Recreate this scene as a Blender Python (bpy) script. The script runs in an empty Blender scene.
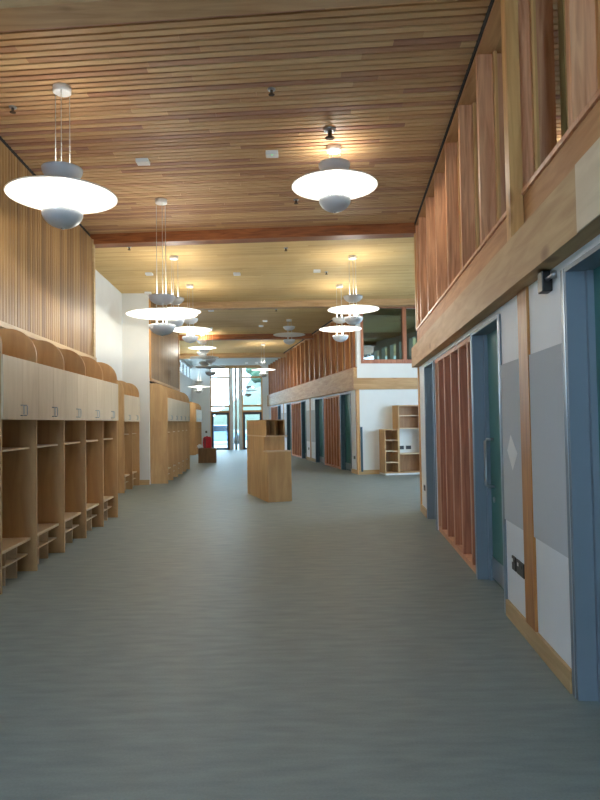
import bpy, math, random
from mathutils import Matrix, Vector

random.seed(7)
SC = bpy.context.scene
COL = SC.collection

# ------------------------------------------------------------------ camera
cd = bpy.data.cameras.new('camera')
cam = bpy.data.objects.new('camera', cd)
COL.objects.link(cam)
cd.sensor_width = 36.0
cd.lens = 28.8
cd.clip_start = 0.05
cd.clip_end = 400
cam.matrix_world = (Matrix.Translation((0, 0, 1.5))
                    @ Matrix.Rotation(math.pi / 2 + math.atan(21.4 / 640), 4, 'X')
                    @ Matrix.Rotation(-0.016, 4, 'Z'))
SC.camera = cam

# ------------------------------------------------------------------ world, exposure
wd = bpy.data.worlds.new('sky')
SC.world = wd
wd.use_nodes = True
bg = wd.node_tree.nodes['Background']
bg.inputs['Color'].default_value = (0.53, 0.77, 1.0, 1)
bg.inputs['Strength'].default_value = 14.0
SC.view_settings.view_transform = 'Standard'
SC.view_settings.look = 'None'
SC.view_settings.exposure = 0.08
SC.view_settings.gamma = 1.0
SC.view_settings.use_curve_mapping = False
LAMP_W = 80.0        # glow of one pendant onto its disc
UP_W = 34.0           # its upward light

# ------------------------------------------------------------------ materials
def lin(c):
    return tuple(((v / 255) / 12.92 if v <= 10 else (((v / 255) + 0.055) / 1.055) ** 2.4) for v in c) + (1,)

def new_mat(name):
    m = bpy.data.materials.new(name)
    m.use_nodes = True
    return m, m.node_tree.nodes, m.node_tree.links, m.node_tree.nodes['Principled BSDF']

def plain(name, c, rough=0.6, metal=0.0, var=0.0, scale=6.0, spec=0.5):
    m, n, l, p = new_mat(name)
    p.inputs['Roughness'].default_value = rough
    p.inputs['Metallic'].default_value = metal
    p.inputs['Specular IOR Level'].default_value = spec
    base = lin(c)
    if var:
        tc = n.new('ShaderNodeTexCoord')
        nz = n.new('ShaderNodeTexNoise')
        nz.inputs['Scale'].default_value = scale
        nz.inputs['Detail'].default_value = 5
        l.new(tc.outputs['Object'], nz.inputs['Vector'])
        r = n.new('ShaderNodeValToRGB')
        r.color_ramp.elements[0].position = 0.3
        r.color_ramp.elements[1].position = 0.7
        r.color_ramp.elements[0].color = tuple(v * (1 - var) for v in base[:3]) + (1,)
        r.color_ramp.elements[1].color = tuple(min(1, v * (1 + var)) for v in base[:3]) + (1,)
        l.new(nz.outputs['Fac'], r.inputs['Fac'])
        l.new(r.outputs['Color'], p.inputs['Base Color'])
    else:
        p.inputs['Base Color'].default_value = base
    return m

def wood(name, light, dark, stretch=(14, 14, 1.2), rough=0.45, toned=None, knots=0.0):
    """grain along the axis with the small stretch; TONED: board colours picked by each board's own tone"""
    m, n, l, p = new_mat(name)
    p.inputs['Roughness'].default_value = rough
    p.inputs['Specular IOR Level'].default_value = 0.3
    tc = n.new('ShaderNodeTexCoord')
    mp = n.new('ShaderNodeMapping')
    mp.inputs['Scale'].default_value = stretch
    l.new(tc.outputs['Object'], mp.inputs['Vector'])
    nz = n.new('ShaderNodeTexNoise')
    nz.inputs['Scale'].default_value = 1.6
    nz.inputs['Detail'].default_value = 6
    nz.inputs['Distortion'].default_value = 0.8
    l.new(mp.outputs['Vector'], nz.inputs['Vector'])
    r = n.new('ShaderNodeValToRGB')
    r.color_ramp.elements[0].position = 0.32
    r.color_ramp.elements[1].position = 0.68
    r.color_ramp.elements[0].color = lin(dark)
    r.color_ramp.elements[1].color = lin(light)
    l.new(nz.outputs['Fac'], r.inputs['Fac'])
    out = r.outputs['Color']
    if toned:
        at = n.new('ShaderNodeAttribute')
        at.attribute_name = 'tone'
        t = n.new('ShaderNodeValToRGB')
        cr = t.color_ramp
        cr.interpolation = 'LINEAR'
        while len(cr.elements) < len(toned):
            cr.elements.new(0.5)
        for i, c in enumerate(toned):
            cr.elements[i].position = i / (len(toned) - 1)
            cr.elements[i].color = lin(c)
        l.new(at.outputs['Fac'], t.inputs['Fac'])
        mx = n.new('ShaderNodeMix')
        mx.data_type = 'RGBA'
        mx.blend_type = 'MIX'
        mx.inputs['Factor'].default_value = 0.6
        l.new(out, mx.inputs['A'])
        l.new(t.outputs['Color'], mx.inputs['B'])
        out = mx.outputs['Result']
    if knots:
        vo = n.new('ShaderNodeTexVoronoi')
        vo.inputs['Scale'].default_value = knots
        mp2 = n.new('ShaderNodeMapping')
        s = [1.0 if v > 5 else 0.55 for v in stretch]
        mp2.inputs['Scale'].default_value = s
        l.new(tc.outputs['Object'], mp2.inputs['Vector'])
        l.new(mp2.outputs['Vector'], vo.inputs['Vector'])
        kr = n.new('ShaderNodeValToRGB')
        kr.color_ramp.elements[0].position = 0.05
        kr.color_ramp.elements[0].color = (0.45, 0.32, 0.22, 1)
        kr.color_ramp.elements[1].position = 0.13
        kr.color_ramp.elements[1].color = (1, 1, 1, 1)
        l.new(vo.outputs['Distance'], kr.inputs['Fac'])
        mk = n.new('ShaderNodeMix')
        mk.data_type = 'RGBA'
        mk.blend_type = 'MULTIPLY'
        mk.inputs['Factor'].default_value = 1.0
        l.new(out, mk.inputs['A'])
        l.new(kr.outputs['Color'], mk.inputs['B'])
        out = mk.outputs['Result']
    l.new(out, p.inputs['Base Color'])
    return m

def emit(name, c, s):
    m, n, l, p = new_mat(name)
    p.inputs['Base Color'].default_value = lin(c)
    p.inputs['Emission Color'].default_value = lin(c)
    p.inputs['Emission Strength'].default_value = s
    return m

def glass(name, tint=(1, 1, 1), refl=1.0):
    m, n, l, p = new_mat(name)
    n.remove(p)
    tr = n.new('ShaderNodeBsdfTransparent')
    tr.inputs['Color'].default_value = tint + (1,)
    gl = n.new('ShaderNodeBsdfGlossy')
    gl.inputs['Roughness'].default_value = 0.02
    fr = n.new('ShaderNodeFresnel')
    fr.inputs['IOR'].default_value = 1.5
    mu = n.new('ShaderNodeMath')
    mu.operation = 'MULTIPLY'
    mu.inputs[1].default_value = refl
    mx = n.new('ShaderNodeMixShader')
    l.new(fr.outputs['Fac'], mu.inputs[0])
    l.new(mu.outputs[0], mx.inputs['Fac'])
    l.new(tr.outputs[0], mx.inputs[1])
    l.new(gl.outputs[0], mx.inputs[2])
    l.new(mx.outputs[0], n['Material Output'].inputs['Surface'])
    return m

def vinyl():
    m, n, l, p = new_mat('floor_vinyl')
    tc = n.new('ShaderNodeTexCoord')
    mp = n.new('ShaderNodeMapping')
    mp.inputs['Scale'].default_value = (1.6, 7.0, 1)
    l.new(tc.outputs['Object'], mp.inputs['Vector'])
    a = n.new('ShaderNodeTexNoise')
    a.inputs['Scale'].default_value = 2.2
    a.inputs['Detail'].default_value = 6
    l.new(mp.outputs['Vector'], a.inputs['Vector'])
    b = n.new('ShaderNodeTexNoise')
    b.inputs['Scale'].default_value = 90
    b.inputs['Detail'].default_value = 2
    l.new(tc.outputs['Object'], b.inputs['Vector'])
    ad = n.new('ShaderNodeMath')
    ad.operation = 'MULTIPLY_ADD'
    ad.inputs[1].default_value = 0.45
    l.new(b.outputs['Fac'], ad.inputs[0])
    l.new(a.outputs['Fac'], ad.inputs[2])
    r = n.new('ShaderNodeValToRGB')
    r.color_ramp.elements[0].position = 0.45
    r.color_ramp.elements[1].position = 1.0
    r.color_ramp.elements[0].color = lin((120, 132, 133))
    r.color_ramp.elements[1].color = lin((143, 154, 153))
    l.new(ad.outputs[0], r.inputs['Fac'])
    l.new(r.outputs['Color'], p.inputs['Base Color'])
    p.inputs['Roughness'].default_value = 0.5
    p.inputs['Specular IOR Level'].default_value = 0.4
    return m

M = {}
M['floor'] = vinyl()
M['ceil'] = wood('ceiling_larch', (209, 177, 139), (164, 125, 93), (1.2, 22, 22), 0.55,
                 [(158, 99, 78), (186, 136, 93), (216, 173, 119), (229, 193, 141), (195, 143, 99), (168, 112, 97)])
M['ceil_far'] = wood('ceiling_larch_far', (212, 185, 137), (167, 133, 91), (1.2, 22, 22), 0.7,
                 [(161, 107, 76), (189, 144, 91), (219, 181, 117), (232, 201, 139), (198, 151, 97), (171, 120, 95)])
M['panel'] = wood('wall_slat_larch', (166, 126, 79), (122, 85, 50), (22, 22, 1.2), 0.5,
                  [(98, 70, 44), (132, 97, 60), (163, 126, 81), (173, 139, 91), (124, 90, 59)])
M['gap'] = plain('shadow_gap_black', (26, 22, 20), 0.9)
M['beam_dark'] = wood('beam_dark_larch', (160, 98, 54), (120, 68, 36), (1.2, 14, 14), 0.5, knots=2.0)
M['beam'] = wood('glulam_larch_y', (200, 165, 120), (176, 138, 94), (8, 0.9, 8), 0.6, knots=2.2)
M['beam_x'] = wood('glulam_larch_x', (196, 159, 115), (170, 132, 90), (0.9, 8, 8), 0.6, knots=2.2)
M['sill'] = wood('sill_larch', (198, 148, 100), (168, 116, 72), (8, 0.9, 8), 0.65, knots=2.4)
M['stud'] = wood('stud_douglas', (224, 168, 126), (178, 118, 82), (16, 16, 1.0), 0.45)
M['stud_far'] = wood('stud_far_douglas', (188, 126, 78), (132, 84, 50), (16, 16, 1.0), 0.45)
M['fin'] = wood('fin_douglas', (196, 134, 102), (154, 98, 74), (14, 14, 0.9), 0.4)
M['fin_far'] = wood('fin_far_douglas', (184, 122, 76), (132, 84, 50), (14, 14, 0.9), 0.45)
M['fin_edge'] = wood('fin_edge_wood', (220, 168, 130), (196, 138, 104), (14, 14, 0.9), 0.45)
M['oak'] = wood('oak_post', (218, 168, 108), (190, 138, 84), (12, 12, 0.9), 0.45, knots=2.5)
M['oak_strip'] = wood('oak_cover_strip', (196, 140, 82), (162, 104, 56), (12, 12, 0.9), 0.45, knots=3.0)
M['skirt'] = wood('skirting_ply', (200, 171, 128), (179, 149, 107), (10, 0.9, 10), 0.5)
M['skirt_x'] = wood('skirting_ply_x', (200, 171, 128), (179, 149, 107), (0.9, 10, 10), 0.5)
M['ply'] = wood('birch_ply', (204, 167, 119), (184, 145, 101), (6, 6, 0.9), 0.5)
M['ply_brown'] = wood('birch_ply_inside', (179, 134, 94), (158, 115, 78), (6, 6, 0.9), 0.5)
M['ply_pale'] = wood('pale_ply_cladding', (224, 206, 180), (208, 188, 160), (5, 0.8, 5), 0.6)
M['ply_dark'] = wood('dark_stained_ply', (136, 100, 62), (112, 80, 48), (6, 6, 0.9), 0.55)
M['ply_edge'] = plain('ply_edge', (215, 189, 154), 0.5, var=0.06, scale=20)
M['door_birch'] = wood('pale_birch_door', (226, 206, 178), (212, 190, 160), (5, 5, 0.7), 0.45)
M['white'] = plain('white_plaster', (226, 226, 222), 0.85, var=0.02, scale=3)
M['offwhite'] = plain('white_board', (234, 238, 244), 0.6, var=0.02, scale=3)
M['pin'] = plain('grey_pinboard', (196, 201, 208), 0.95, var=0.05, scale=160)
M['blue'] = plain('blue_grey_metal', (122, 134, 146), 0.42, 0.1, var=0.03, scale=3)
M['trimmetal'] = plain('pale_metal_edge', (170, 184, 198), 0.3, 0.7)
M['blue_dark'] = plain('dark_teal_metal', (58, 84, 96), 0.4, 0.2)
M['leaf'] = plain('green_door_leaf', (48, 112, 106), 0.35)
M['steel'] = plain('brushed_steel', (176, 180, 184), 0.28, 0.9)
M['black'] = plain('black_plastic', (22, 22, 24), 0.4)
M['whitep'] = plain('white_plastic', (232, 232, 230), 0.4)
M['paper'] = plain('white_paper', (238, 240, 242), 0.8)
M['disc'] = plain('white_disc_enamel', (246, 244, 240), 0.55)
M['bowl'] = plain('grey_bowl_enamel', (190, 195, 202), 0.42)
M['cable'] = plain('steel_cable', (200, 196, 188), 0.35, 0.5)
M['bulb'] = emit('lit_bulb', (255, 246, 228), 18.0)
M['bulb_off'] = plain('unlit_bulb', (230, 230, 226), 0.3)
M['glass'] = glass('window_glass', (0.97, 1, 0.99))
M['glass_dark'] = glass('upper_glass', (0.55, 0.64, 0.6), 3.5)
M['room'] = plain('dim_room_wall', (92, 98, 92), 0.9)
M['slab'] = plain('concrete_slab', (120, 120, 116), 0.9, var=0.05)
M['dark_frame'] = plain('dark_door_frame', (36, 44, 58), 0.4)
M['red'] = plain('red_fabric', (188, 16, 36), 0.6, var=0.15, scale=14)
M['green_led'] = emit('green_indicator', (60, 255, 120), 3.0)
M['asphalt'] = plain('car_park_tarmac', (110, 112, 114), 0.9, var=0.06, scale=2)
M['grass'] = plain('hill_grass', (72, 80, 66), 0.9, var=0.1, scale=0.8)
M['foliage'] = plain('tree_foliage', (54, 78, 58), 0.9, var=0.3, scale=2.5)
M['far_hill'] = plain('distant_wooded_hill', (68, 74, 68), 0.95, var=0.12, scale=0.1)
M['bark'] = plain('tree_bark', (90, 72, 56), 0.9)
M['car'] = plain('silver_blue_car_paint', (120, 150, 184), 0.25, 0.3)
M['tyre'] = plain('tyre_rubber', (24, 24, 26), 0.8)
M['carglass'] = plain('car_window_tint', (30, 42, 54), 0.1)
M['spot'] = emit('downlight_lens', (255, 244, 224), 2.0)

# ------------------------------------------------------------------ mesh builder
class MB:
    def __init__(s):
        s.v, s.f, s.t, s.sm = [], [], [], []
    def add(s, vs, fs, tone=0.5, smooth=False):
        o = len(s.v)
        s.v += [tuple(v) for v in vs]
        for f in fs:
            s.f.append([i + o for i in f])
            s.t.append(tone)
            s.sm.append(smooth)
        return s
    def box(s, x0, x1, y0, y1, z0, z1, tone=0.5):
        return s.hexa([(x0, y0), (x1, y0), (x1, y1), (x0, y1)], z0, z1, tone)
    def hexa(s, q, z0, z1, tone=0.5):
        n = len(q)
        vs = [(x, y, z0) for x, y in q] + [(x, y, z1) for x, y in q]
        fs = [list(range(n))[::-1], list(range(n, 2 * n))] + [[i, (i + 1) % n, n + (i + 1) % n, n + i] for i in range(n)]
        return s.add(vs, fs, tone)
    def prism_y(s, pts, y0, y1, tone=0.5):          # outline in x,z pushed along y
        n = len(pts)
        vs = [(x, y0, z) for x, z in pts] + [(x, y1, z) for x, z in pts]
        fs = [list(range(n)), list(range(n, 2 * n))[::-1]] + [[i, n + i, n + (i + 1) % n, (i + 1) % n] for i in range(n)]
        return s.add(vs, fs, tone)
    def prism_x(s, pts, x0, x1, tone=0.5):          # outline in y,z pushed along x
        n = len(pts)
        vs = [(x0, y, z) for y, z in pts] + [(x1, y, z) for y, z in pts]
        fs = [list(range(n)), list(range(n, 2 * n))[::-1]] + [[i, n + i, n + (i + 1) % n, (i + 1) % n] for i in range(n)]
        return s.add(vs, fs, tone)
    def lathe(s, prof, n=32, c=(0, 0, 0), close=False):
        vs, fs = [], []
        k = len(prof)
        for i in range(n):
            a = 2 * math.pi * i / n
            for r, z in prof:
                vs.append((c[0] + r * math.cos(a), c[1] + r * math.sin(a), c[2] + z))
        for i in range(n):
            j = (i + 1) % n
            for q in range(k if close else k - 1):
                w = (q + 1) % k
                fs.append([i * k + q, j * k + q, j * k + w, i * k + w])
        return s.add(vs, fs, 0.5, True)
    def tube(s, pts, r, n=8):
        pts = [Vector(p) for p in pts]
        vs, fs = [], []
        for i, p in enumerate(pts):
            d = (pts[min(i + 1, len(pts) - 1)] - pts[max(i - 1, 0)]).normalized()
            u = d.cross(Vector((0.3, 0.2, 1)) if abs(d.z) < 0.9 else Vector((1, 0, 0))).normalized()
            w = d.cross(u)
            for k in range(n):
                a = 2 * math.pi * k / n
                vs.append(p + (u * math.cos(a) + w * math.sin(a)) * r)
        for i in range(len(pts) - 1):
            for k in range(n):
                fs.append([i * n + k, i * n + (k + 1) % n, (i + 1) * n + (k + 1) % n, (i + 1) * n + k])
        fs.append(list(range(n))[::-1])
        fs.append([(len(pts) - 1) * n + k for k in range(n)])
        return s.add(vs, fs, 0.5, True)
    def blob(s, c, rad, seed=0, nu=14, nv=9, rough=0.15):
        rnd = random.Random(seed)
        vs, fs = [(c[0], c[1], c[2] - rad[2])], []
        for j in range(1, nv):
            ph = math.pi * j / nv
            for i in range(nu):
                th = 2 * math.pi * i / nu
                k = 1 + rnd.uniform(-rough, rough)
                vs.append((c[0] + rad[0] * k * math.sin(ph) * math.cos(th), c[1] + rad[1] * k * math.sin(ph) * math.sin(th),
                           c[2] - rad[2] * k * math.cos(ph)))
        vs.append((c[0], c[1], c[2] + rad[2]))
        for i in range(nu):
            fs.append([0, 1 + (i + 1) % nu, 1 + i])
            fs.append([len(vs) - 1, len(vs) - 1 - nu + i, len(vs) - 1 - nu + (i + 1) % nu])
        for j in range(nv - 2):
            for i in range(nu):
                fs.append([1 + j * nu + i, 1 + j * nu + (i + 1) % nu, 1 + (j + 1) * nu + (i + 1) % nu, 1 + (j + 1) * nu + i])
        return s.add(vs, fs, 0.5, True)
    def build(s, name, mat, parent=None, loc=None, rot=0.0, bevel=0.0):
        me = bpy.data.meshes.new(name)
        me.from_pydata(s.v, [], s.f)
        at = me.attributes.new('tone', 'FLOAT', 'FACE')
        at.data.foreach_set('value', s.t)
        me.polygons.foreach_set('use_smooth', s.sm)
        me.materials.append(mat)
        import bmesh
        bm = bmesh.new()
        bm.from_mesh(me)
        bmesh.ops.recalc_face_normals(bm, faces=bm.faces)
        bm.to_mesh(me)
        bm.free()
        me.update()
        o = bpy.data.objects.new(name, me)
        COL.objects.link(o)
        if parent is not None:
            o.parent = parent
        if loc is not None:
            o.location = loc
        o.rotation_euler.z = rot
        if bevel:
            b = o.modifiers.new('edge', 'BEVEL')
            b.width = bevel
            b.segments = 2
            b.limit_method = 'ANGLE'
        return o

def tag(o, label, cat, group=None):
    o['label'] = label
    o['category'] = cat
    if group:
        o['group'] = group
    return o

def thing(name, label, cat, loc=(0, 0, 0), rot=0.0, group=None):
    o = bpy.data.objects.new(name, None)
    COL.objects.link(o)
    o.location = loc
    o.rotation_euler.z = rot
    o.empty_display_size = 0.2
    return tag(o, label, cat, group)

def struct_root(name, loc=(0, 0, 0), rot=0.0):
    o = bpy.data.objects.new(name, None)
    COL.objects.link(o)
    o.location = loc
    o.rotation_euler.z = rot
    o['kind'] = 'structure'
    return o

def struct(name, mb, mat, frame=((0, 0, 0), 0.0)):
    o = mb.build(name, mat, None, frame[0], frame[1])
    o['kind'] = 'structure'
    return o

def copy_tree(o, parent=None):
    c = o.copy()
    COL.objects.link(c)
    if parent is not None:
        c.parent = parent
    for ch in list(o.children):
        copy_tree(ch, c)
    return c

# frames of the building: each wall line has its own origin and turn
LF = ((-2.346, 0, 0), math.atan(0.0601))      # left lockers: x = 0 at the locker fronts
RF = ((1.21, 0, 0), -math.atan(0.072))       # near right wall: x = 0 at the wall face
FF = ((4.95, 0, 0), math.atan(0.188))         # far right wall
WF = ((1.603, 17.8, 0), math.atan(0.188))    # white wall that faces the camera
def at(fr, x, y, z=0.0):
    a = fr[1]
    return (fr[0][0] + x * math.cos(a) - y * math.sin(a), fr[0][1] + x * math.sin(a) + y * math.cos(a), fr[0][2] + z)

# ------------------------------------------------------------------ floor and ceiling
struct('floor', MB().box(-9, 9, -3.2, 35.62, -0.12, 0.0), M['floor'])

def turn(y):
    ks = [(-4, -0.09), (4.8, -0.085), (10.6, -0.066), (17.2, -0.01), (23.6, 0.03), (30, 0.03), (36, 0.0)]
    for (a, va), (b, vb) in zip(ks, ks[1:]):
        if y <= b:
            return va + (vb - va) * max(0, (y - a)) / (b - a)
    return 0.0
def row(y, x):
    return y + turn(y) * x

CZ = 4.75
cl, clf = MB(), MB()
y = -3.0
rc = random.Random(3)
while y < 31.2:
    pitch, gap = (0.092, 0.026) if y < 10.6 else (0.074, 0.008)
    x = -8.0 - rc.uniform(0, 2)
    while x < 8.0:
        L = rc.uniform(1.4, 3.4)
        x1 = min(x + L, 8.2)
        t = min(1, max(0, rc.gauss(0.52, 0.2)))
        if rc.random() < 0.12:
            t = rc.choice((0.02, 0.1, 0.98))
        if y > 10.6:
            t = 0.3 + 0.4 * t
        (cl if y < 10.6 else clf).hexa([(x, row(y, x)), (x1, row(y, x1)), (x1, row(y + pitch - gap, x1)), (x, row(y + pitch - gap, x))], CZ, CZ + 0.035, t)
        x = x1 + 0.002
    y += pitch
struct('ceiling', cl, M['ceil'])
struct('ceiling_far', clf, M['ceil_far'])
struct('ceiling_backing', MB().box(-9, 9, -3.2, 35.7, CZ + 0.05, CZ + 0.2), M['gap'])
struct('ceiling_soffit', MB().box(-8, 8, 31.1, 35.5, 4.66, CZ + 0.05), M['white'])
for i, (yb, mat, zb) in enumerate([(4.60, 'beam_x', 4.60), (10.72, 'beam_dark', 4.58), (17.25, 'beam_x', 4.58), (23.7, 'beam_dark', 4.56), (30.2, 'beam_x', 4.54)]):
    b = MB()
    xs = [-7.5, -3, 0, 3, 7.5]
    for xa, xb in zip(xs, xs[1:]):
        b.hexa([(xa, row(yb - 0.13, xa)), (xb, row(yb - 0.13, xb)), (xb, row(yb + 0.13, xb)), (xa, row(yb + 0.13, xa))], zb, CZ + 0.04)
    struct('trim_%d' % (i + 1), b, M[mat])

# ------------------------------------------------------------------ left side
def vslats(mb, x, y0, y1, z0, z1, pitch, gap, rnd, thick=0.03):
    yy = y0
    while yy < y1 - 0.01:
        ye = min(yy + pitch - gap, y1)
        mb.box(x - thick, x, yy, ye, z0, z1, min(1, max(0, rnd.gauss(0.5, 0.24))))
        yy += pitch
    return mb
w = MB()
w.box(-0.62, -0.5, -3.0, 10.95, 0, 2.56)
w.box(-1.3, -0.62, 10.85, 10.95, 0, 4.8)
w.box(-1.25, -1.09, 10.95, 15.98, 0, 4.8)
w.box(-1.25, -0.44, 15.9, 16.0, 0, 4.8)
w.box(-0.7, -0.55, 16.0, 21.6, 0, 2.56)
w.box(-1.6, -0.6, 21.5, 21.6, 0, 4.8)
w.box(-1.65, -1.5, 21.6, 37.2, 0, 3.9)
w.box(-1.65, -1.5, 21.6, 37.2, 4.55, 4.8)
struct('wall_left', w, M['white'], LF)
struct('wall_left_backing', MB().box(-0.72, -0.54, -3.0, 10.95, 2.56, 4.8).box(-0.72, -0.46, 16.0, 21.5, 2.56, 4.8), M['gap'], LF)
struct('wall_left_slats', vslats(MB(), -0.5, -2.9, 10.85, 2.64, 4.66, 0.084, 0.018, random.Random(5), 0.04), M['panel'], LF)
struct('wall_left_slats_far', vslats(MB(), -0.42, 16.05, 21.5, 2.64, 4.66, 0.084, 0.018, random.Random(6), 0.04), M['panel'], LF)
struct('trim_6', MB().box(-0.62, -0.46, -3.0, 10.95, 2.58, 2.64).box(-0.62, -0.48, 10.86, 10.97, 2.64, 4.66), M['skirt'], LF)
struct('trim_7', MB().box(-0.63, -0.39, 16.0, 21.58, 2.58, 2.64).box(-0.63, -0.4, 21.5, 21.6, 2.64, 4.7).box(-0.46, -0.4, 15.96, 16.05, 2.64, 4.66), M['oak'], LF)
struct('baseboard_left', MB().box(-1.09, -0.44, 15.88, 15.9, 0, 0.12).box(-1.09, -1.07, 10.96, 15.88, 0, 0.12).box(-1.5, -1.48, 21.6, 31.3, 0, 0.1), M['skirt_x'], LF)
wn = struct_root('window_1', LF[0], LF[1])
fr = MB().box(-1.62, -1.52, 21.7, 35.9, 3.9, 3.94).box(-1.62, -1.52, 21.7, 35.9, 4.51, 4.55)
for k in range(11):
    fr.box(-1.62, -1.52, 21.7 + k * 1.4, 21.76 + k * 1.4, 3.94, 4.51)
fr.build('window_frame', M['whitep'], wn)
MB().box(-1.58, -1.565, 21.7, 35.9, 3.94, 4.51).build('glass', M['glass'], wn)

# ------------------------------------------------------------------ far wall with its glazing
FY = 35.5
w = MB()
w.box(-8, -4.98, FY, FY + 0.15, 0, 4.8)
w.box(-2.08, 0.5, FY, FY + 0.15, 0, 4.8)
w.box(-4.98, -2.08, FY, FY + 0.15, 4.58, 4.8)
struct('wall_far', w, M['white'])
wn = struct_root('window_2', (0, FY, 0))
m = MB()
X0, XA, XB, XC, XD = -4.98, -3.95, -3.17, -2.14, -2.08
m.box(X0, X0 + 0.06, 0, 0.12, 0, 4.58)
m.box(XD - 0.06, XD, 0, 0.12, 0, 4.58)
m.box(X0, XD, 0, 0.12, 4.5, 4.58)
for xa, xb in ((X0 + 0.06, XA), (XB, XD - 0.06)):
    m.box(xa, xb, 0, 0.12, 3.95, 4.05)
    m.box(xa, xb, 0, 0.12, 2.36, 2.46)
    m.box(xa, xb, 0, 0.12, 2.06, 2.16)
m.box(XA, XA + 0.05, 0, 0.12, 0, 4.5)
m.box(XB - 0.05, XB, 0, 0.12, 0, 4.5)
m.build('window_frame', M['oak'], wn)
MB().box(XA + 0.05, XA + 0.24, 0.01, 0.11, 0, 4.5).box(XB - 0.24, XB - 0.05, 0.01, 0.11, 0, 4.5).build('post', M['whitep'], wn)
MB().lathe([(0.001, 0), (0.07, 0), (0.07, 4.5), (0.001, 4.5)], 16, (-3.56, -0.06, 0)).build('column', M['whitep'], wn)
for xa, xb in ((X0 + 0.06, XA), (XB, XD - 0.06)):
    for za, zb in ((2.16, 2.36), (2.46, 3.95), (4.05, 4.5)):
        MB().box(xa, xb, 0.05, 0.065, za, zb).build('glass', M['glass'], wn)
MB().box(XA + 0.24, XB - 0.24, 0.05, 0.065, 0, 4.5).build('glass', M['glass'], wn)
MB().box(X0, XD, -0.1, 0.0, 4.5, 4.66).build('head_trim', M['beam_x'], wn)
for i, (xa, xb) in enumerate(((X0 + 0.06, XA), (XB, XD - 0.06))):
    d = struct_root('door_%d' % (i + 1), (0, FY, 0))
    f = MB().box(xa, xa + 0.11, -0.01, 0.1, 0, 2.06).box(xb - 0.11, xb, -0.01, 0.1, 0, 2.06).box(xa + 0.11, xb - 0.11, -0.01, 0.1, 1.93, 2.06).box(xa + 0.11, xb - 0.11, -0.01, 0.1, 0, 0.1)
    f.build('door_frame', M['dark_frame'], d)
    MB().box(xa + 0.11, xb - 0.11, 0.04, 0.055, 0.1, 1.93).build('glass', M['glass'], d)
    MB().tube([(xb - 0.16, -0.06, 0.8), (xb - 0.16, -0.06, 1.3)], 0.015).tube([(xb - 0.16, -0.06, 0.85), (xb - 0.09, -0.01, 0.85)], 0.01).tube([(xb - 0.16, -0.06, 1.25), (xb - 0.09, -0.01, 1.25)], 0.01).build('door_handle', M['steel'], d)

# ------------------------------------------------------------------ wall behind the camera with an unseen opening added to light the right side
w = MB()
w.box(-8, -2.6, -3.15, -3.0, 0, 4.8)
w.box(-0.7, 8, -3.15, -3.0, 0, 4.8)
w.box(-2.6, -0.7, -3.15, -3.0, 0, 1.4)
w.box(-2.6, -0.7, -3.15, -3.0, 4.2, 4.8)
struct('wall_back', w, M['white'])

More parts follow.
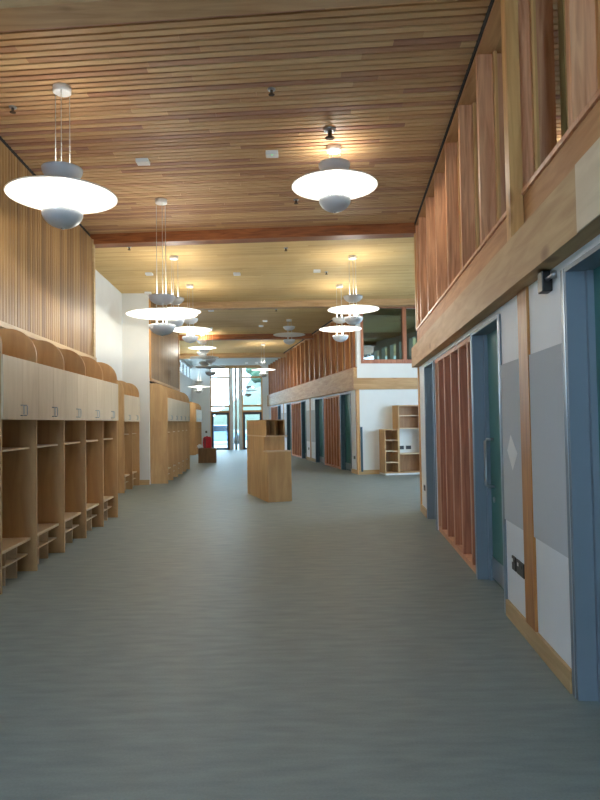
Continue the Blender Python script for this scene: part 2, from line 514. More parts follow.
# ------------------------------------------------------------------ right walls (near and far share one build)
BZ0, BZ1, SZ, HZ = 2.36, 2.68, 3.0, 4.67
door_n = [2]
win_n = [2]
trim_n = [7]
def right_wall(fr, side, y0, y1, doors, panels, screens, studs, bx, ux, stud_mat, near):
    w = MB()
    cuts = sorted([(a, b) for a, b in doors] + [(a, b) for a, b, *_ in screens])
    yy = y0
    for a, b in cuts:
        if a > yy + 0.001:
            w.box(0, 0.24, yy, a, 0, BZ0)
        w.box(0.0, 0.24, a, b, 2.31, BZ0)
        yy = b
    if y1 > yy + 0.001:
        w.box(0, 0.24, yy, y1, 0, BZ0)
    struct('wall_' + side, w, M['offwhite'], fr)
    struct('trim_%d' % (trim_n[0] + 1), MB().box(bx, 0.3, y0, y1, BZ0, BZ1), M['beam'], fr)
    trim_n[0] += 1
    # skirting on the plain panels
    sk = MB()
    for a, b in panels:
        sk.box(-0.022, 0, a, b, 0, 0.12)
    struct('baseboard_' + side, sk, M['skirt'], fr)
    for a, b in doors:
        door_n[0] += 1
        d = struct_root('door_%d' % door_n[0], fr[0], fr[1])
        f = MB()
        f.box(-0.012, 0.125, b - 0.025, b - 0.001, 0, 2.31)
        f.box(-0.012, 0.125, a + 0.001, a + 0.025, 0, 2.31)
        f.box(-0.012, 0.125, a + 0.025, b - 0.025, 2.285, 2.31)
        f.box(0.09, 0.125, b - 0.055, b - 0.025, 0, 2.285)
        f.box(0.09, 0.125, a + 0.025, a + 0.055, 0, 2.285)
        f.box(-0.014, -0.002, b - 0.001, b + 0.055, 0, 2.31)
        f.box(-0.014, -0.002, a - 0.055, a + 0.001, 0, 2.31)
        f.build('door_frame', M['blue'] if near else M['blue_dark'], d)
        MB().box(-0.016, -0.012, b - 0.001, b + 0.012, 0, 2.31).box(-0.016, -0.012, a - 0.012, a + 0.001, 0, 2.31).build('edge_strip', M['trimmetal'], d)
        MB().box(0.125, 0.17, a + 0.005, b - 0.005, 0.01, 2.3).build('door_leaf', M['leaf'], d, bevel=0.003)
        MB().box(0.118, 0.124, a + 0.2, a + 0.36, 0.35, 2.0).build('vision_panel', M['carglass'], d)
        MB().box(0.117, 0.1245, a + 0.06, b - 0.05, 0.03, 0.22).build('kick_plate', M['steel'], d)
        yh = b - 0.19 if abs(a - 5.0) < 0.01 else a + 0.19
        MB().tube([(0.125, yh, 0.88), (0.065, yh, 0.88), (0.05, yh, 0.895), (0.05, yh, 1.295), (0.065, yh, 1.31), (0.125, yh, 1.31)], 0.012).build('door_handle', M['steel'], d)
        MB().lathe([(0.001, 0), (0.026, 0), (0.026, 0.01), (0.001, 0.012)], 14).build('lock_rose', M['steel'], d, (0.124, yh, 0.76)).rotation_euler = (0, -math.pi / 2, 0)
    for k, (a, b, nf, label) in enumerate(screens):
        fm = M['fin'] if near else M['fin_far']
        t = thing('fin_screen', label, 'screen', at(fr, 0, (a + b) / 2), fr[1], 'vertical timber fin screens in the right wall')
        h = (b - a) / 2 - 0.004
        MB().box(0.2, 0.235, -h, h, 0.0, 2.305).build('backing', fm, t)
        MB().box(0.01, 0.2, -h, h, 0.0, 0.06).box(0.01, 0.2, -h, h, 2.26, 2.305).box(0.01, 0.2, -h, -h + 0.03, 0.06, 2.26).box(0.01, 0.2, h - 0.03, h, 0.06, 2.26).build('frame', M['fin_edge'], t)
        for i in range(nf):
            yf = -h + 0.03 + (2 * h - 0.06) * (i + 0.5) / nf
            fb = MB().box(0.016, 0.2, yf - 0.022, yf + 0.022, 0.06, 2.26).build('fin', fm, t)
            MB().box(0.008, 0.016, yf - 0.022, yf + 0.022, 0.06, 2.26).build('front_edge', M['fin_edge'], fb)
    # upper storey: sill, studs, head, glass
    win_n[0] += 1
    wn = struct_root('window_%d' % win_n[0], fr[0], fr[1])
    MB().box(ux + 0.005 if near else bx + 0.004, 0.16, y0, y1, BZ1, SZ - 0.03).build('sill_band', M['sill'] if near else M['beam'], wn)
    MB().box(ux - 0.012, 0.16, y0, y1, SZ - 0.03, SZ).build('sill', M['fin_edge'] if near else M['sill'], wn)
    MB().box(ux, 0.16, y0, y1, HZ, CZ - 0.02).build('head', M['sill'], wn)
    MB().box(ux - 0.012, ux, y0, y1, 4.70, CZ + 0.02).build('shadow_gap', M['gap'], wn)
    for ys in studs:
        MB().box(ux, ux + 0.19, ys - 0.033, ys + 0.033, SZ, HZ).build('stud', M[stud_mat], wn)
    ss = sorted(studs)
    bd = MB()
    for ys in ss:
        bd.box(ux + 0.13, ux + 0.17, ys - 0.075, ys - 0.033, SZ, HZ).box(ux + 0.13, ux + 0.17, ys + 0.033, ys + 0.075, SZ, HZ)
    bd.build('glazing_bead', M['oak'], wn)
    for a, b in zip(ss, ss[1:]):
        MB().box(ux + 0.146, ux + 0.154, a + 0.034, b - 0.034, SZ, HZ).build('glass', M['glass_dark'], wn)
    return wn

near_screen = [(6.10, 8.74, 5, 'red-brown vertical fin screen in the near right wall beside the handled green door')]
near_studs = [-1.2, -0.3, 0.6, 1.5, 2.4, 3.29, 4.42, 5.52, 6.42, 7.3, 8.2, 9.1, 10.0, 10.42]
nw = right_wall(RF, 'right', -3.0, 10.6, [(2.5, 3.47), (5.0, 6.06), (8.79, 9.75)], [(-3, 2.44), (3.53, 4.94), (9.81, 10.5)],
                near_screen, near_studs, -0.11, -0.015, 'stud', True)
struct('trim_%d' % (trim_n[0] + 1), MB().box(-0.118, -0.11, -3.0, 2.96, BZ0, BZ1), M['ply_pale'], RF)
trim_n[0] += 1
MB().box(-0.1, -0.016, 4.19, 4.30, BZ1, CZ).build('post', M['oak'], nw)
MB().box(-0.03, 0.16, 10.52, 10.6, SZ, CZ).build('end_post', M['oak'], nw)
struct('trim_%d' % (trim_n[0] + 1), MB().box(-0.02, 0.26, 10.5, 10.6, 0, BZ0), M['oak'], RF)
trim_n[0] += 1
struct('trim_%d' % (trim_n[0] + 1), MB().box(-0.018, 0.0, 4.18, 4.40, 0.12, BZ0), M['oak_strip'], RF)
trim_n[0] += 1

def fz(z):
    return 0.99 * z / math.cos(FF[1])
sc_l = ['red-brown fin screen at the far right, the one nearest the white corner',
        'red-brown fin screen along the far right wall, middle one of three',
        'red-brown fin screen by the far window wall, half hidden behind the stepped shelf']
fscr = [(fz(19.95), fz(22.25), 6, sc_l[0]), (fz(26.35), fz(28.75), 6, sc_l[1]), (fz(32.6), fz(35.2), 6, sc_l[2])]
fst = []
k = 18.3
while k < 36.2:
    fst.append(fz(k))
    k += 0.87
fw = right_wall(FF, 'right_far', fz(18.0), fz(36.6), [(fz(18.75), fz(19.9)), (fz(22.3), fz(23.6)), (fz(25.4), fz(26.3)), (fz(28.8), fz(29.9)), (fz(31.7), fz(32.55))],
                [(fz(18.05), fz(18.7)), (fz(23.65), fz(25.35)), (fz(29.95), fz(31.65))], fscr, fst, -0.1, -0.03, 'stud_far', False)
struct('trim_%d' % (trim_n[0] + 1), MB().box(-0.03, 0.05, fz(17.97), fz(18.1), 0, BZ0), M['oak'], FF)
trim_n[0] += 1
struct('trim_%d' % (trim_n[0] + 1), MB().box(-0.015, 0.0, fz(24.45), fz(24.6), 0.12, BZ0).box(-0.015, 0.0, fz(30.75), fz(30.9), 0.12, BZ0), M['oak_strip'], FF)
trim_n[0] += 1

# rooms behind the right walls
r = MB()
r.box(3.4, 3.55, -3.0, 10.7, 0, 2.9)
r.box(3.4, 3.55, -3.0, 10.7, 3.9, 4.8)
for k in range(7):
    r.box(3.4, 3.55, -3.0 + k * 2.0, -1.9 + k * 2.0, 2.9, 3.9)  # openings between these piers added to let daylight brighten the room
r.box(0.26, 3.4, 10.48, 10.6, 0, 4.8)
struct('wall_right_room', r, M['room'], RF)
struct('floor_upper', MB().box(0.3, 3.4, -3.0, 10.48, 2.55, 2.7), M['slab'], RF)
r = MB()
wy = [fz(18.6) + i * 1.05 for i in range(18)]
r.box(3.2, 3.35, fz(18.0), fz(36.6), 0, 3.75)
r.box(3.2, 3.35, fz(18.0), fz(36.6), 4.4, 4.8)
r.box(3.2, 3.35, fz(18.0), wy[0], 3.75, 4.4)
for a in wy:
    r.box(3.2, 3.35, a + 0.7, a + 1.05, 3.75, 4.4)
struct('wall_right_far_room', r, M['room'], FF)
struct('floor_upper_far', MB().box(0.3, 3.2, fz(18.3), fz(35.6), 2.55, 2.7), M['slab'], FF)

# white wall facing the camera with its upper window
w = MB()
w.box(0.0, 5.5, 0, 0.14, 0, BZ0)
w.box(0.0, 5.5, 0, 0.14, BZ1, 3.09)
w.box(0.0, 0.12, 0, 0.14, 3.09, 4.8)
w.box(2.6, 5.5, 0, 0.14, 3.09, 4.8)
struct('wall_side', w, M['white'], WF)
struct('trim_%d' % (trim_n[0] + 1), MB().box(-0.12, 5.5, -0.05, 0.14, BZ0, BZ1), M['beam_x'], WF)
trim_n[0] += 1
struct('baseboard_side', MB().box(0.0, 0.59, -0.02, 0, 0, 0.12), M['skirt_x'], WF)
wn = struct_root('window_%d' % (win_n[0] + 1), WF[0], WF[1])
m = MB().box(0.12, 2.6, -0.03, 0.14, 3.09, 3.2).box(0.12, 2.6, -0.03, 0.14, 4.66, 4.75).box(0.12, 0.19, -0.03, 0.14, 3.16, 4.66).box(2.53, 2.6, -0.03, 0.14, 3.16, 4.66)
m.build('window_frame', M['fin'], wn)
MB().box(1.36, 1.46, -0.03, 0.14, 3.16, 4.66).build('mullion', M['fin'], wn)
for a, b in ((0.19, 1.36), (1.46, 2.53)):
    MB().box(a, b, 0.05, 0.06, 3.16, 4.66).build('glass', M['glass_dark'], wn)
# side bay beyond the near corner: outer wall, unseen opening added to bring daylight
w = MB().box(6.2, 6.35, 10.2, 19.5, 0, 0.8).box(6.2, 6.35, 10.2, 19.5, 3.2, 4.8).box(6.2, 6.35, 10.2, 12.4, 0.8, 3.2).box(6.2, 6.35, 15.6, 19.5, 0.8, 3.2)
struct('wall_side_outer', w, M['white'])

# ------------------------------------------------------------------ pendants
def bowl_profile(r, h, t=0.008, n=8):
    out = [(max(0.001, r * math.sin(math.pi / 2 * i / n)), -h * math.cos(math.pi / 2 * i / n)) for i in range(n + 1)]
    inn = [(max(0.001, (r - t) * math.sin(math.pi / 2 * i / n)), -(h - t) * math.cos(math.pi / 2 * i / n)) for i in range(n, -1, -1)]
    return out + inn

G_PEND = 'disc pendant lamps hung from the timber ceiling'
def pendant(lit):
    t = thing('pendant_lamp', 'pendant', 'lamp', (0, 0, 0), 0, G_PEND)
    MB().lathe([(0.001, 0), (0.085, 0), (0.085, -0.055), (0.075, -0.062), (0.001, -0.062)], 24).build('canopy', M['whitep'], t)
    b = MB().lathe(bowl_profile(0.19, 0.13), 32)
    ub = b.build('upper_bowl', M['bowl'], t, (0, 0, 0.25))
    d = MB().lathe([(0.001, 0.02), (0.2, 0.018), (0.4, 0.008), (0.503, -0.0056), (0.506, -0.006), (0.512, -0.013), (0.506, -0.019), (0.503, -0.0186), (0.4, -0.003), (0.2, 0.006), (0.001, 0.008)], 48)
    d.build('disc', M['disc'], t)
    lb = MB().lathe(bowl_profile(0.19, 0.15), 32).build('lower_bowl', M['bowl'], t, (0, 0, -0.17))
    MB().lathe([(0.001, -0.012), (0.016, -0.01), (0.016, 0.002), (0.001, 0.002)], 12).build('finial', M['steel'], lb, (0, 0, -0.15))
    for k in range(3):
        a = 2 * math.pi * k / 3 + 0.5
        x, y = 0.075 * math.cos(a), 0.075 * math.sin(a)
        c = MB().tube([(x, y, 0), (x, y, -1)], 0.0042, 6).build('cable', M['cable'], t)
        MB().tube([(x * 1.1, y * 1.1, 0.13), (x * 1.1, y * 1.1, -0.2)], 0.007, 6).build('rod', M['whitep'], t)
    MB().lathe([(0.001, 0.045), (0.03, 0.035), (0.045, 0), (0.03, -0.04), (0.02, -0.07), (0.001, -0.07)], 16).build('bulb', M['bulb'] if lit else M['bulb_off'], t, (0, 0, -0.2))
    if lit:
        for nm, z, e, r in (('lamp_glow', -0.118, LAMP_W, 0.03), ('uplight', 0.2, UP_W, 0.05)):
            ld = bpy.data.lights.new(nm, 'POINT')
            ld.energy = e
            ld.shadow_soft_size = r
            ld.color = (1.0, 0.95, 0.83)
            lo = bpy.data.objects.new(nm, ld)
            COL.objects.link(lo)
            lo.parent = t
            lo.location = (0, 0, z)
    return t
LIT, UNLIT = pendant(True), pendant(False)
def hang(lit, x, y, zd, label, glow=1.0, up=1.0):
    """a lamp at x, y whose disc hangs at height zd"""
    p = LIT if lit else UNLIT
    t = copy_tree(p)
    t.location = (x, y, CZ)
    t.rotation_euler.z = (x * 3.7 + y) % 1.0 - 0.5
    t['label'] = label
    drop = CZ - zd
    for ch in t.children:
        nm = ch.name.split('.')[0]
        if nm == 'canopy':
            continue
        if ch.type == 'LIGHT' and (glow, up) != (1.0, 1.0):
            ch.data = ch.data.copy()
            ch.data.energy *= glow if nm == 'lamp_glow' else up
        if nm == 'cable':
            ch.scale.z = drop - 0.13
            continue
        ch.location.z -= drop
    return t
PL = [
    (1, -2.24, 6.05, 3.70, 'lit disc pendant at upper left in front of the slatted wall, nearest the camera', 0.75, 0.3),
    (1, 0.45, 7.49, 4.29, 'lit disc pendant hung very short from the ceiling, right of the centre', 0.75, 0.3),
    (1, -1.97, 9.19, 3.09, 'lit disc pendant on the longest cables, lowest of the near left lamps'),
    (1, -2.41, 12.36, 3.68, 'lit disc pendant overlapped by the low long-cabled one on the left'),
    (1, -2.55, 14.95, 3.70, 'lit disc pendant on the left, just beyond the overlapping pair of lamps'),
    (1, -3.52, 23.2, 4.24, 'small lit disc pendant close up to the ceiling in the far left row'),
    (1, -4.57, 29.0, 3.16, 'low lit disc pendant at far left beside the window wall'),
    (1, -1.50, 26.53, 3.68, 'lit disc pendant in front of the right glass of the far window wall'),
    (1, 1.08, 12.55, 3.70, 'lit disc pendant in front of the dark upper window, nearer of the right pair'),
    (1, 0.99, 15.22, 3.70, 'lit disc pendant of the right pair, the lower and farther one'),
    (0, -3.36, 22.6, 3.83, 'unlit grey disc pendant just under the small lit one at far left'),
    (0, -3.03, 21.76, 3.41, 'unlit disc pendant with its bowl against the left glass of the far window'),
    (0, -0.31, 20.28, 4.27, 'unlit white disc pendant near the ceiling beside the brown far studs'),
    (0, -2.80, 34.5, 3.20, 'unlit disc pendant seen dark against the far right window pane'),
]
for a in PL:
    hang(*a)
for p in (LIT, UNLIT):                      # the two patterns themselves are not hung anywhere
    for ch in [c for b in p.children for c in b.children] + list(p.children) + [p]:
        bpy.data.objects.remove(ch, do_unlink=True)

# ------------------------------------------------------------------ lockers
def rounded_panel(d, h, r, n=10):
    pts = [(-d, 0), (0, 0), (0, h - r)]
    for i in range(1, n + 1):
        a = math.pi / 2 * i / n
        pts.append((-r + r * math.cos(a), h - r + r * math.sin(a)))
    pts.append((-d, h))
    return pts

def locker(w, d, label, group, loc, rot, first=False, h=2.515):
    t = thing('locker', label, 'locker', loc, rot, group)
    pan = rounded_panel(d, h, 0.29)
    MB().prism_y(pan, w - 0.026, w).build('side_panel', M['ply'], t, bevel=0.002)
    if first:
        MB().prism_y(pan, 0.0, 0.026).build('side_panel', M['ply'], t, bevel=0.002)
    y0, y1 = (0.026 if first else 0.0), w - 0.026
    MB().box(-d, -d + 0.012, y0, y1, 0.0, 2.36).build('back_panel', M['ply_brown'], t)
    MB().box(-d + 0.012, -0.005, y0, y1, 2.115, 2.137).build('top_board', M['ply'], t)
    MB().box(-d + 0.012, -0.005, y0, y1, 1.562, 1.582).build('cupboard_floor', M['ply'], t)
    MB().box(-d + 0.012, -0.07, y0, y1, 1.26, 1.28).build('shelf', M['ply_edge'], t)
    MB().box(-d + 0.012, -0.06, y0, y1, 0.32, 0.348).build('bench', M['ply_edge'], t, bevel=0.003)
    rk = MB().box(-d + 0.012, -0.09, y0, y1, 0.17, 0.185)
    iw = (y1 - y0) / 3
    for k in (1, 2):
        rk.box(-d + 0.012, -0.09, y0 + iw * k - 0.008, y0 + iw * k + 0.008, 0.0, 0.17)
        rk.box(-d + 0.012, -0.09, y0 + iw * k - 0.008, y0 + iw * k + 0.008, 0.185, 0.32)
    rk.build('shoe_rack', M['ply_edge'], t)
    hk = MB()
    for k in range(3):
        yy = y0 + (y1 - y0) * (k + 0.5) / 3
        hk.tube([(-d + 0.012, yy, 1.12), (-d + 0.06, yy, 1.115), (-d + 0.075, yy, 1.14)], 0.006, 6)
    hk.build('coat_hooks', M['steel'], t)
    mid = w / 2
    for a, b, s in ((0.002, mid - 0.0015, -1), (mid + 0.0015, w - 0.002, 1)):
        dr = MB().box(0.0, 0.018, a, b, 1.56, 2.15).build('door', M['door_birch'], t, bevel=0.0015)
        yh = mid + s * 0.045
        MB().tube([(0.018, yh, 1.60), (0.045, yh, 1.60), (0.05, yh, 1.61), (0.05, yh, 1.69), (0.045, yh, 1.70), (0.018, yh, 1.70)], 0.005, 6).build('handle', M['steel'], dr)
    return t

def block(y0, w, n, x, d, labels, group):
    for k in range(n):
        locker(w, d, labels[k], group, at(LF, x, y0 + k * w), LF[1], first=(k == 0))
block(5.77, 0.93, 5, 0.0, 0.47,
      ['tall birch cloakroom locker at the left edge of the picture, nearest the camera',
       'tall birch cloakroom locker second along the front-left row',
       'tall birch cloakroom locker in the middle of the front-left row of five',
       'tall birch cloakroom locker fourth along the front-left row',
       'tall birch cloakroom locker at the far end of the front-left row'], 'lockers in the front-left row')
block(14.05, 0.88, 2, -0.665, 0.42,
      ['nearer locker of the pair set back against the white left wall',
       'farther locker of the pair set back against the white left wall'], 'pair of lockers against the white left wall')
block(16.1, 0.97, 5, -0.02, 0.44,
      ['locker with a broad yellowish end panel at the near end of the second long row',
       'locker second along the second long row on the left',
       'locker in the middle of the second long row on the left',
       'locker fourth along the second long row on the left',
       'locker at the far end of the second long row on the left'], 'lockers in the second long row')
block(30.2, 0.9, 3, -0.75, 0.32,
      ['distant brown locker left of the window wall, the nearest of three',
       'distant brown locker left of the window wall, the middle of three',
       'distant brown locker left of the window wall, the farthest of three'], 'lockers beside the far window wall')

# ------------------------------------------------------------------ stepped shelf in the middle of the floor
t = thing('stepped_shelf', 'birch ply stepped shelf unit standing alone in the middle of the floor', 'shelf unit', (-0.62, 11.97, 0), math.atan(0.326))
MB().box(0, 0.46, 0, 1.67, 0, 0.93).build('lower_tier', M['ply'], t, bevel=0.003)
MB().box(-0.004, 0.465, -0.006, 0.3, 0.93, 0.955).build('lower_top', M['ply_edge'], t)
MB().box(0, 0.415, 0.27, 1.67, 0.93, 1.215).build('middle_tier', M['ply'], t, bevel=0.003)
MB().box(-0.004, 0.42, 0.10, 1.67, 1.215, 1.24).build('middle_top', M['ply_edge'], t)
u = MB().box(0, 0.016, 0.1, 1.67, 1.24, 1.54).box(0.354, 0.37, 0.1, 1.67, 1.24, 1.54).box(0.016, 0.354, 0.1, 1.67, 1.524, 1.54).box(0.016, 0.354, 0.5, 1.67, 1.24, 1.524)
u.build('upper_tier', M['ply'], t)
MB().box(0.177, 0.193, 0.105, 0.5, 1.24, 1.524).build('divider', M['ply'], t)

# ------------------------------------------------------------------ bookcase on the white wall
t = thing('bookcase', 'stepped ply bookcase with a desk board against the white side wall', 'bookcase', at(WF, 0.6, 0), WF[1])
D = -0.50
def case(mb, x0, x1, z1, shelves, th=0.025):
    mb.box(x0, x0 + th, D, -0.002, 0.05, z1).box(x1 - th, x1, D, -0.002, 0.05, z1).box(x0 + th, x1 - th, D, -0.002, z1 - th, z1).box(x0 + th, x1 - th, D, -0.002, 0.05, 0.075)
case(m := MB(), 0.0, 0.40, 1.245, [])
m.build('low_carcass', M['ply'], t)
case(m := MB(), 0.40, 1.2, 1.9, [])
m.build('tall_carcass', M['ply'], t)
for z in (0.33, 0.635, 0.935):
    MB().box(0.025, 0.375, D + 0.01, -0.012, z, z + 0.02).build('shelf', M['ply_edge'], t)
for z in (1.25, 1.6):
    MB().box(0.425, 1.175, D + 0.01, -0.012, z, z + 0.02).build('shelf', M['ply_edge'], t)
MB().box(0.425, 1.175, D - 0.06, -0.012, 0.555, 0.58).build('desk_board', M['ply_edge'], t)
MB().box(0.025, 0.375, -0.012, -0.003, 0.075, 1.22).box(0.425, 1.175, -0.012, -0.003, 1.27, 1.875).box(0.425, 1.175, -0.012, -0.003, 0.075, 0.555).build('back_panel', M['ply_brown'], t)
MB().box(0.02, 1.18, D + 0.03, -0.003, 0, 0.05).build('plinth', M['whitep'], t)

def socket(loc, rot, label, wdt=0.146, hgt=0.086, group='twin sockets', rocker=None):
    """plate faces local -x"""
    t = thing('socket_outlet', label, 'socket', loc, rot, group)
    MB().box(-0.01, 0, -wdt / 2, wdt / 2, -hgt / 2, hgt / 2).build('plate', M['black'], t, bevel=0.002)
    for s in (-1, 1):
        MB().box(-0.013, -0.01, s * wdt / 4 - 0.012, s * wdt / 4 + 0.012, 0.008, 0.032).build('switch', M['whitep'] if rocker == s else M['black'], t)
    return t
socket(at(WF, 1.24, -0.013, 0.72), WF[1] + math.pi / 2, 'left black twin socket above the desk board of the bookcase', 0.15, 0.1)
socket(at(WF, 1.45, -0.013, 0.72), WF[1] + math.pi / 2, 'right black twin socket above the desk board of the bookcase', 0.15, 0.1)
socket(at(RF, 0, 4.55, 0.44), RF[1], 'black socket plate with one white switch low on the near white panel', 0.19, 0.1, rocker=1)
socket(at(RF, 0, 4.72, 0.44), RF[1], 'white-switched black plate beside the steel door edge, low on the near panel', 0.1, 0.1, rocker=1)
socket(at(RF, 0, 10.1, 0.43), RF[1], 'black socket low on the narrow white strip at the near corner')
socket(at(FF, 0, fz(18.4), 0.45), FF[1], 'dark socket low on the pale panel beside the far corner post')
socket(at(FF, 0, fz(24.9), 0.45), FF[1], 'dark socket low on the pale panel along the far right wall')

tag(MB().box(0.06, 0.11, -0.05, 0.0, 0.08, 1.32).build('corner_guard', M['blue_dark'], None, WF[0], WF[1]), 'tall narrow dark grey guard strip on the white wall by the corner', 'guard strip')

# pin boards, paper, devices on the near right wall
def board(fr, a, b, label, z0=0.73, z1=1.91):
    o = MB().box(-0.012, 0.0, -(b - a) / 2, (b - a) / 2, 0, z1 - z0).build('pin_board', M['pin'], None, at(fr, 0, (a + b) / 2, z0), fr[1])
    tag(o, label, 'pin board', 'grey pin boards')
board(RF, 3.535, 4.175, 'grey pin board between the oak strip and the nearest blue door frame')
board(RF, 4.405, 4.94, 'grey pin board with a diamond of white paper on it')
board(FF, fz(23.7), fz(24.44), 'grey pin board on the far right wall, nearer of the first two')
board(FF, fz(24.62), fz(25.3), 'grey pin board on the far right wall just past the oak strip')
board(FF, fz(30.0), fz(30.74), 'grey pin board in the farthest pale panel, nearer half')
board(FF, fz(30.92), fz(31.6), 'grey pin board in the farthest pale panel, farther half')
pp = MB().add([(-0.001, -0.13, 0.0), (-0.001, 0.01, -0.13), (-0.004, 0.14, 0.01), (-0.012, 0.0, 0.13), (0.0, -0.13, 0.0), (0.0, 0.01, -0.13), (-0.003, 0.14, 0.01), (-0.011, 0.0, 0.13)],
               [[0, 1, 2, 3], [4, 7, 6, 5], [0, 4, 5, 1], [1, 5, 6, 2], [2, 6, 7, 3], [3, 7, 4, 0]])
tag(pp.build('paper_sheet', M['paper'], None, at(RF, -0.0125, 4.65, 1.25), RF[1]), 'white paper sheet pinned cornerwise on the grey pin board', 'paper')
t = thing('door_holder', 'small black box with a steel spindle under the beam by the nearest door', 'device', at(RF, 0, 3.74, 2.232), RF[1])
MB().box(-0.06, 0, -0.045, 0.045, 0.0, 0.122).build('housing', M['black'], t, bevel=0.006)
MB().tube([(-0.03, -0.045, 0.07), (-0.03, -0.16, 0.07)], 0.012).tube([(-0.03, -0.16, 0.05), (-0.03, -0.16, 0.09)], 0.018).build('spindle', M['steel'], t)

# ------------------------------------------------------------------ things on the ceiling
def detector(x, y, label, led=False):
    t = thing('ceiling_sensor', label, 'sensor', (x, y, CZ), 0.0, 'white boxes fixed to the ceiling')
    MB().prism_x([(-0.07, 0), (0.07, 0), (0.06, -0.045), (-0.06, -0.045)], -0.075, 0.075).build('housing', M['whitep'], t, bevel=0.004)
    if led:
        MB().lathe([(0.001, -0.006), (0.006, -0.003), (0.006, 0.0), (0.001, 0.0)], 10).build('indicator', M['green_led'], t, (0.0, -0.04, -0.044))
    return t
detector(-0.29, 7.62, 'white ceiling box with a green light, left of the short-hung pendant', True)
detector(-1.89, 7.79, 'white ceiling box between the nearest left pendant and the long-cabled one')
detector(-3.21, 13.71, 'white ceiling box beyond the first dark beam, above the left pendant pair')
detector(-1.33, 13.84, 'white ceiling box in the middle of the second ceiling bay')
detector(-3.71, 15.71, 'white ceiling box by the left wall near the second beam')
detector(0.41, 13.68, 'white ceiling box left of the upper right pendant canopy')
detector(-1.08, 20.39, 'white ceiling box in the third bay, nearer of two')
detector(-1.27, 21.45, 'white ceiling box in the third bay, farther of two')
detector(-2.52, 18.32, 'white ceiling box in the third bay above the far left lamps')
def sprinkler(x, y, label, s=1.0):
    t = thing('sprinkler', label, 'sprinkler', (x, y, CZ), 0, 'sprinkler heads in the ceiling')
    MB().lathe([(0.001, 0), (0.04 * s, 0), (0.036 * s, -0.012 * s), (0.001, -0.012 * s)], 16).build('rose', M['steel'], t)
    MB().lathe([(0.001, -0.012 * s), (0.014 * s, -0.012 * s), (0.012 * s, -0.05 * s), (0.03 * s, -0.053 * s), (0.03 * s, -0.058 * s), (0.001, -0.058 * s)], 14).build('head', M['bark'], t)
sprinkler(-2.88, 6.42, 'sprinkler head left of the nearest pendant canopy')
sprinkler(-0.23, 6.15, 'sprinkler head in the ceiling between the two nearest pendants')
sprinkler(0.38, 7.03, 'large dark sprinkler head just in front of the short-hung pendant', 1.8)
sprinkler(-0.01, 9.28, 'sprinkler head just behind the short-hung pendant')
sprinkler(-3.09, 11.64, 'sprinkler head near the white left wall past the dark beam')
sprinkler(-0.22, 11.88, 'sprinkler head right of centre past the dark beam')
sprinkler(0.62, 13.85, 'sprinkler head beside the ceiling box left of the right pendant pair')
sprinkler(-0.65, 18.41, 'sprinkler head in front of the unlit white pendant')
for x, lb in ((-2.28, 'right'), (-2.81, 'left')):
    o = MB().lathe([(0.001, 0), (0.07, 0), (0.07, -0.012), (0.001, -0.012)], 20).build('downlight', M['spot'], None, (x, 34.0, 4.66))
    tag(o, lb + ' one of the two small round downlights in the pale soffit before the window wall', 'downlight', 'downlights in the soffit')

# ------------------------------------------------------------------ low box with red bag, far left
t = thing('storage_box', 'low dark plywood box standing on the floor at far left', 'box', (-3.53, 24.25, 0), 0.05)
m = MB().box(-0.325, 0.325, -0.2, -0.18, 0, 0.55).box(-0.325, 0.325, 0.18, 0.2, 0, 0.55).box(-0.325, -0.305, -0.18, 0.18, 0, 0.55).box(0.305, 0.325, -0.18, 0.18, 0, 0.55)
m.build('carcass', M['ply_dark'], t, bevel=0.003)
MB().box(-0.305, 0.305, -0.18, 0.18, 0.52, 0.545).build('lid', M['ply_dark'], t)
t = thing('bag', 'bright red upright bag standing on the low dark box', 'bag', (-3.53, 24.25, 0.55), 0.05)
b = MB().prism_y([(-0.15, 0), (0.15, 0), (0.165, 0.2), (0.15, 0.38), (0.11, 0.43), (-0.11, 0.43), (-0.15, 0.38), (-0.165, 0.2)], -0.09, 0.09)
b.build('body', M['red'], t, bevel=0.03)
MB().prism_y([(0.03, 0.03), (0.13, 0.03), (0.13, 0.27), (0.03, 0.27)], -0.125, -0.085).build('pocket', M['red'], t, bevel=0.015)
MB().tube([(-0.06, -0.09, 0.36), (-0.05, -0.1, 0.42), (0.0, -0.08, 0.455), (0.05, -0.1, 0.42), (0.06, -0.09, 0.36)], 0.012).build('handle', M['red'], t)
MB().box(-0.1, -0.06, -0.1, -0.088, 0.02, 0.38).build('strap', M['black'], t)
o = MB().blob((0, 0, 0.07), (0.09, 0.08, 0.07), 4, 12, 8, 0.25).build('crumpled_cloth', M['paper'], None, (-3.80, 24.12, 0.555))
tag(o, 'crumpled white cloth lying beside the red bag on the low box', 'cloth')
o = MB().box(-0.05, 0.05, -0.012, 0, -0.06, 0.06).build('wall_switch', M['bark'], None, (-5.22, FY, 1.0))
tag(o, 'small dark wall switch on the pale wall above the red bag', 'switch')

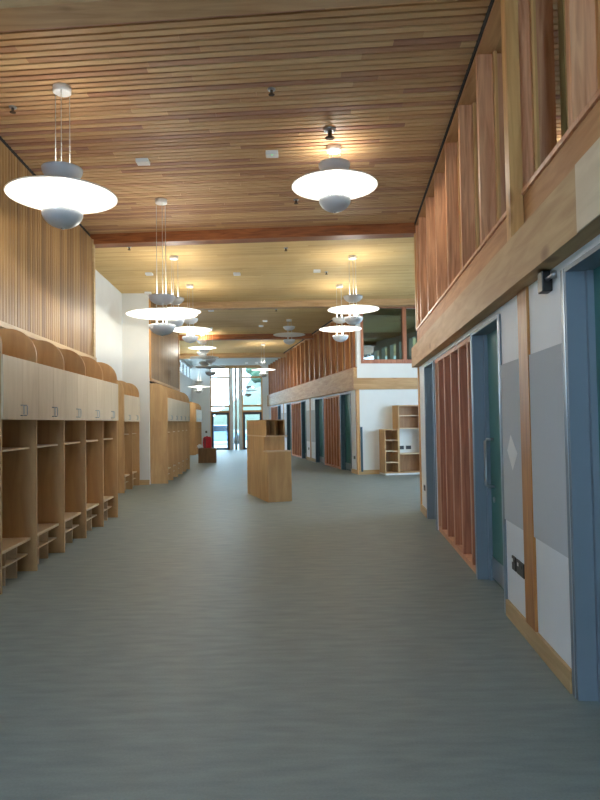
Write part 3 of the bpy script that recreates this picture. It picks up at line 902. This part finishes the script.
# ------------------------------------------------------------------ outside
struct('ground', MB().box(-60, 60, FY + 0.15, 140, -0.2, -0.06), M['asphalt'])
hill = MB().blob((16, 150, -3), (40, 25, 16), 9, 28, 14, 0.03)
o = hill.build('hill', M['grass'])
o['kind'] = 'structure'
o = MB().blob((34, 300, -10), (62, 30, 75), 12, 40, 16, 0.03).build('hill', M['far_hill'])
o['kind'] = 'structure'
def tree(x, y, h, r, label, sd):
    t = thing('tree', label, 'tree', (x, y, -0.06), 0, 'trees outside the far window')
    MB().tube([(0, 0, 0), (0.1, 0, h * 0.7)], 0.12).build('trunk', M['bark'], t)
    f = MB()
    rr = random.Random(sd)
    for k in range(14):
        a = rr.uniform(0, 6.28)
        q = r * rr.uniform(0.1, 0.75)
        f.blob((q * math.cos(a), q * math.sin(a), h * rr.uniform(0.68, 0.92)), (r * 0.45, r * 0.45, r * 0.4), sd * 31 + k, 14, 9, 0.3)
    f.build('foliage', M['foliage'], t)
tree(-5.8, 95, 12.0, 1.9, 'green tree outside seen through the right far panes, nearest the mullions', 1)
tree(-2.6, 100, 14.5, 3.0, 'green tree outside at the right edge of the far window', 2)
t = thing('car', 'parked silver-blue car seen through the left glass door', 'car', (-6.0, 47.0, -0.06), 0.25)
MB().prism_y([(-2.1, 0.25), (2.1, 0.25), (2.15, 0.55), (2.0, 0.78), (1.1, 0.9), (0.55, 1.38), (-1.1, 1.42), (-1.75, 0.95), (-2.12, 0.85), (-2.15, 0.5)], -0.85, 0.85).build('body', M['car'], t, bevel=0.06)
MB().prism_y([(0.98, 0.92), (0.52, 1.32), (-1.05, 1.36), (-1.5, 0.95)], -0.862, 0.862).build('side_window', M['carglass'], t)
for x in (-1.3, 1.3):
    for yv in (-0.78, 0.78):
        o = MB().lathe([(0.001, -0.1), (0.3, -0.1), (0.33, -0.06), (0.33, 0.06), (0.3, 0.1), (0.001, 0.1)], 22).build('wheel', M['tyre'], t, (x, yv, 0.33))
        o.rotation_euler = (math.pi / 2, 0, 0)
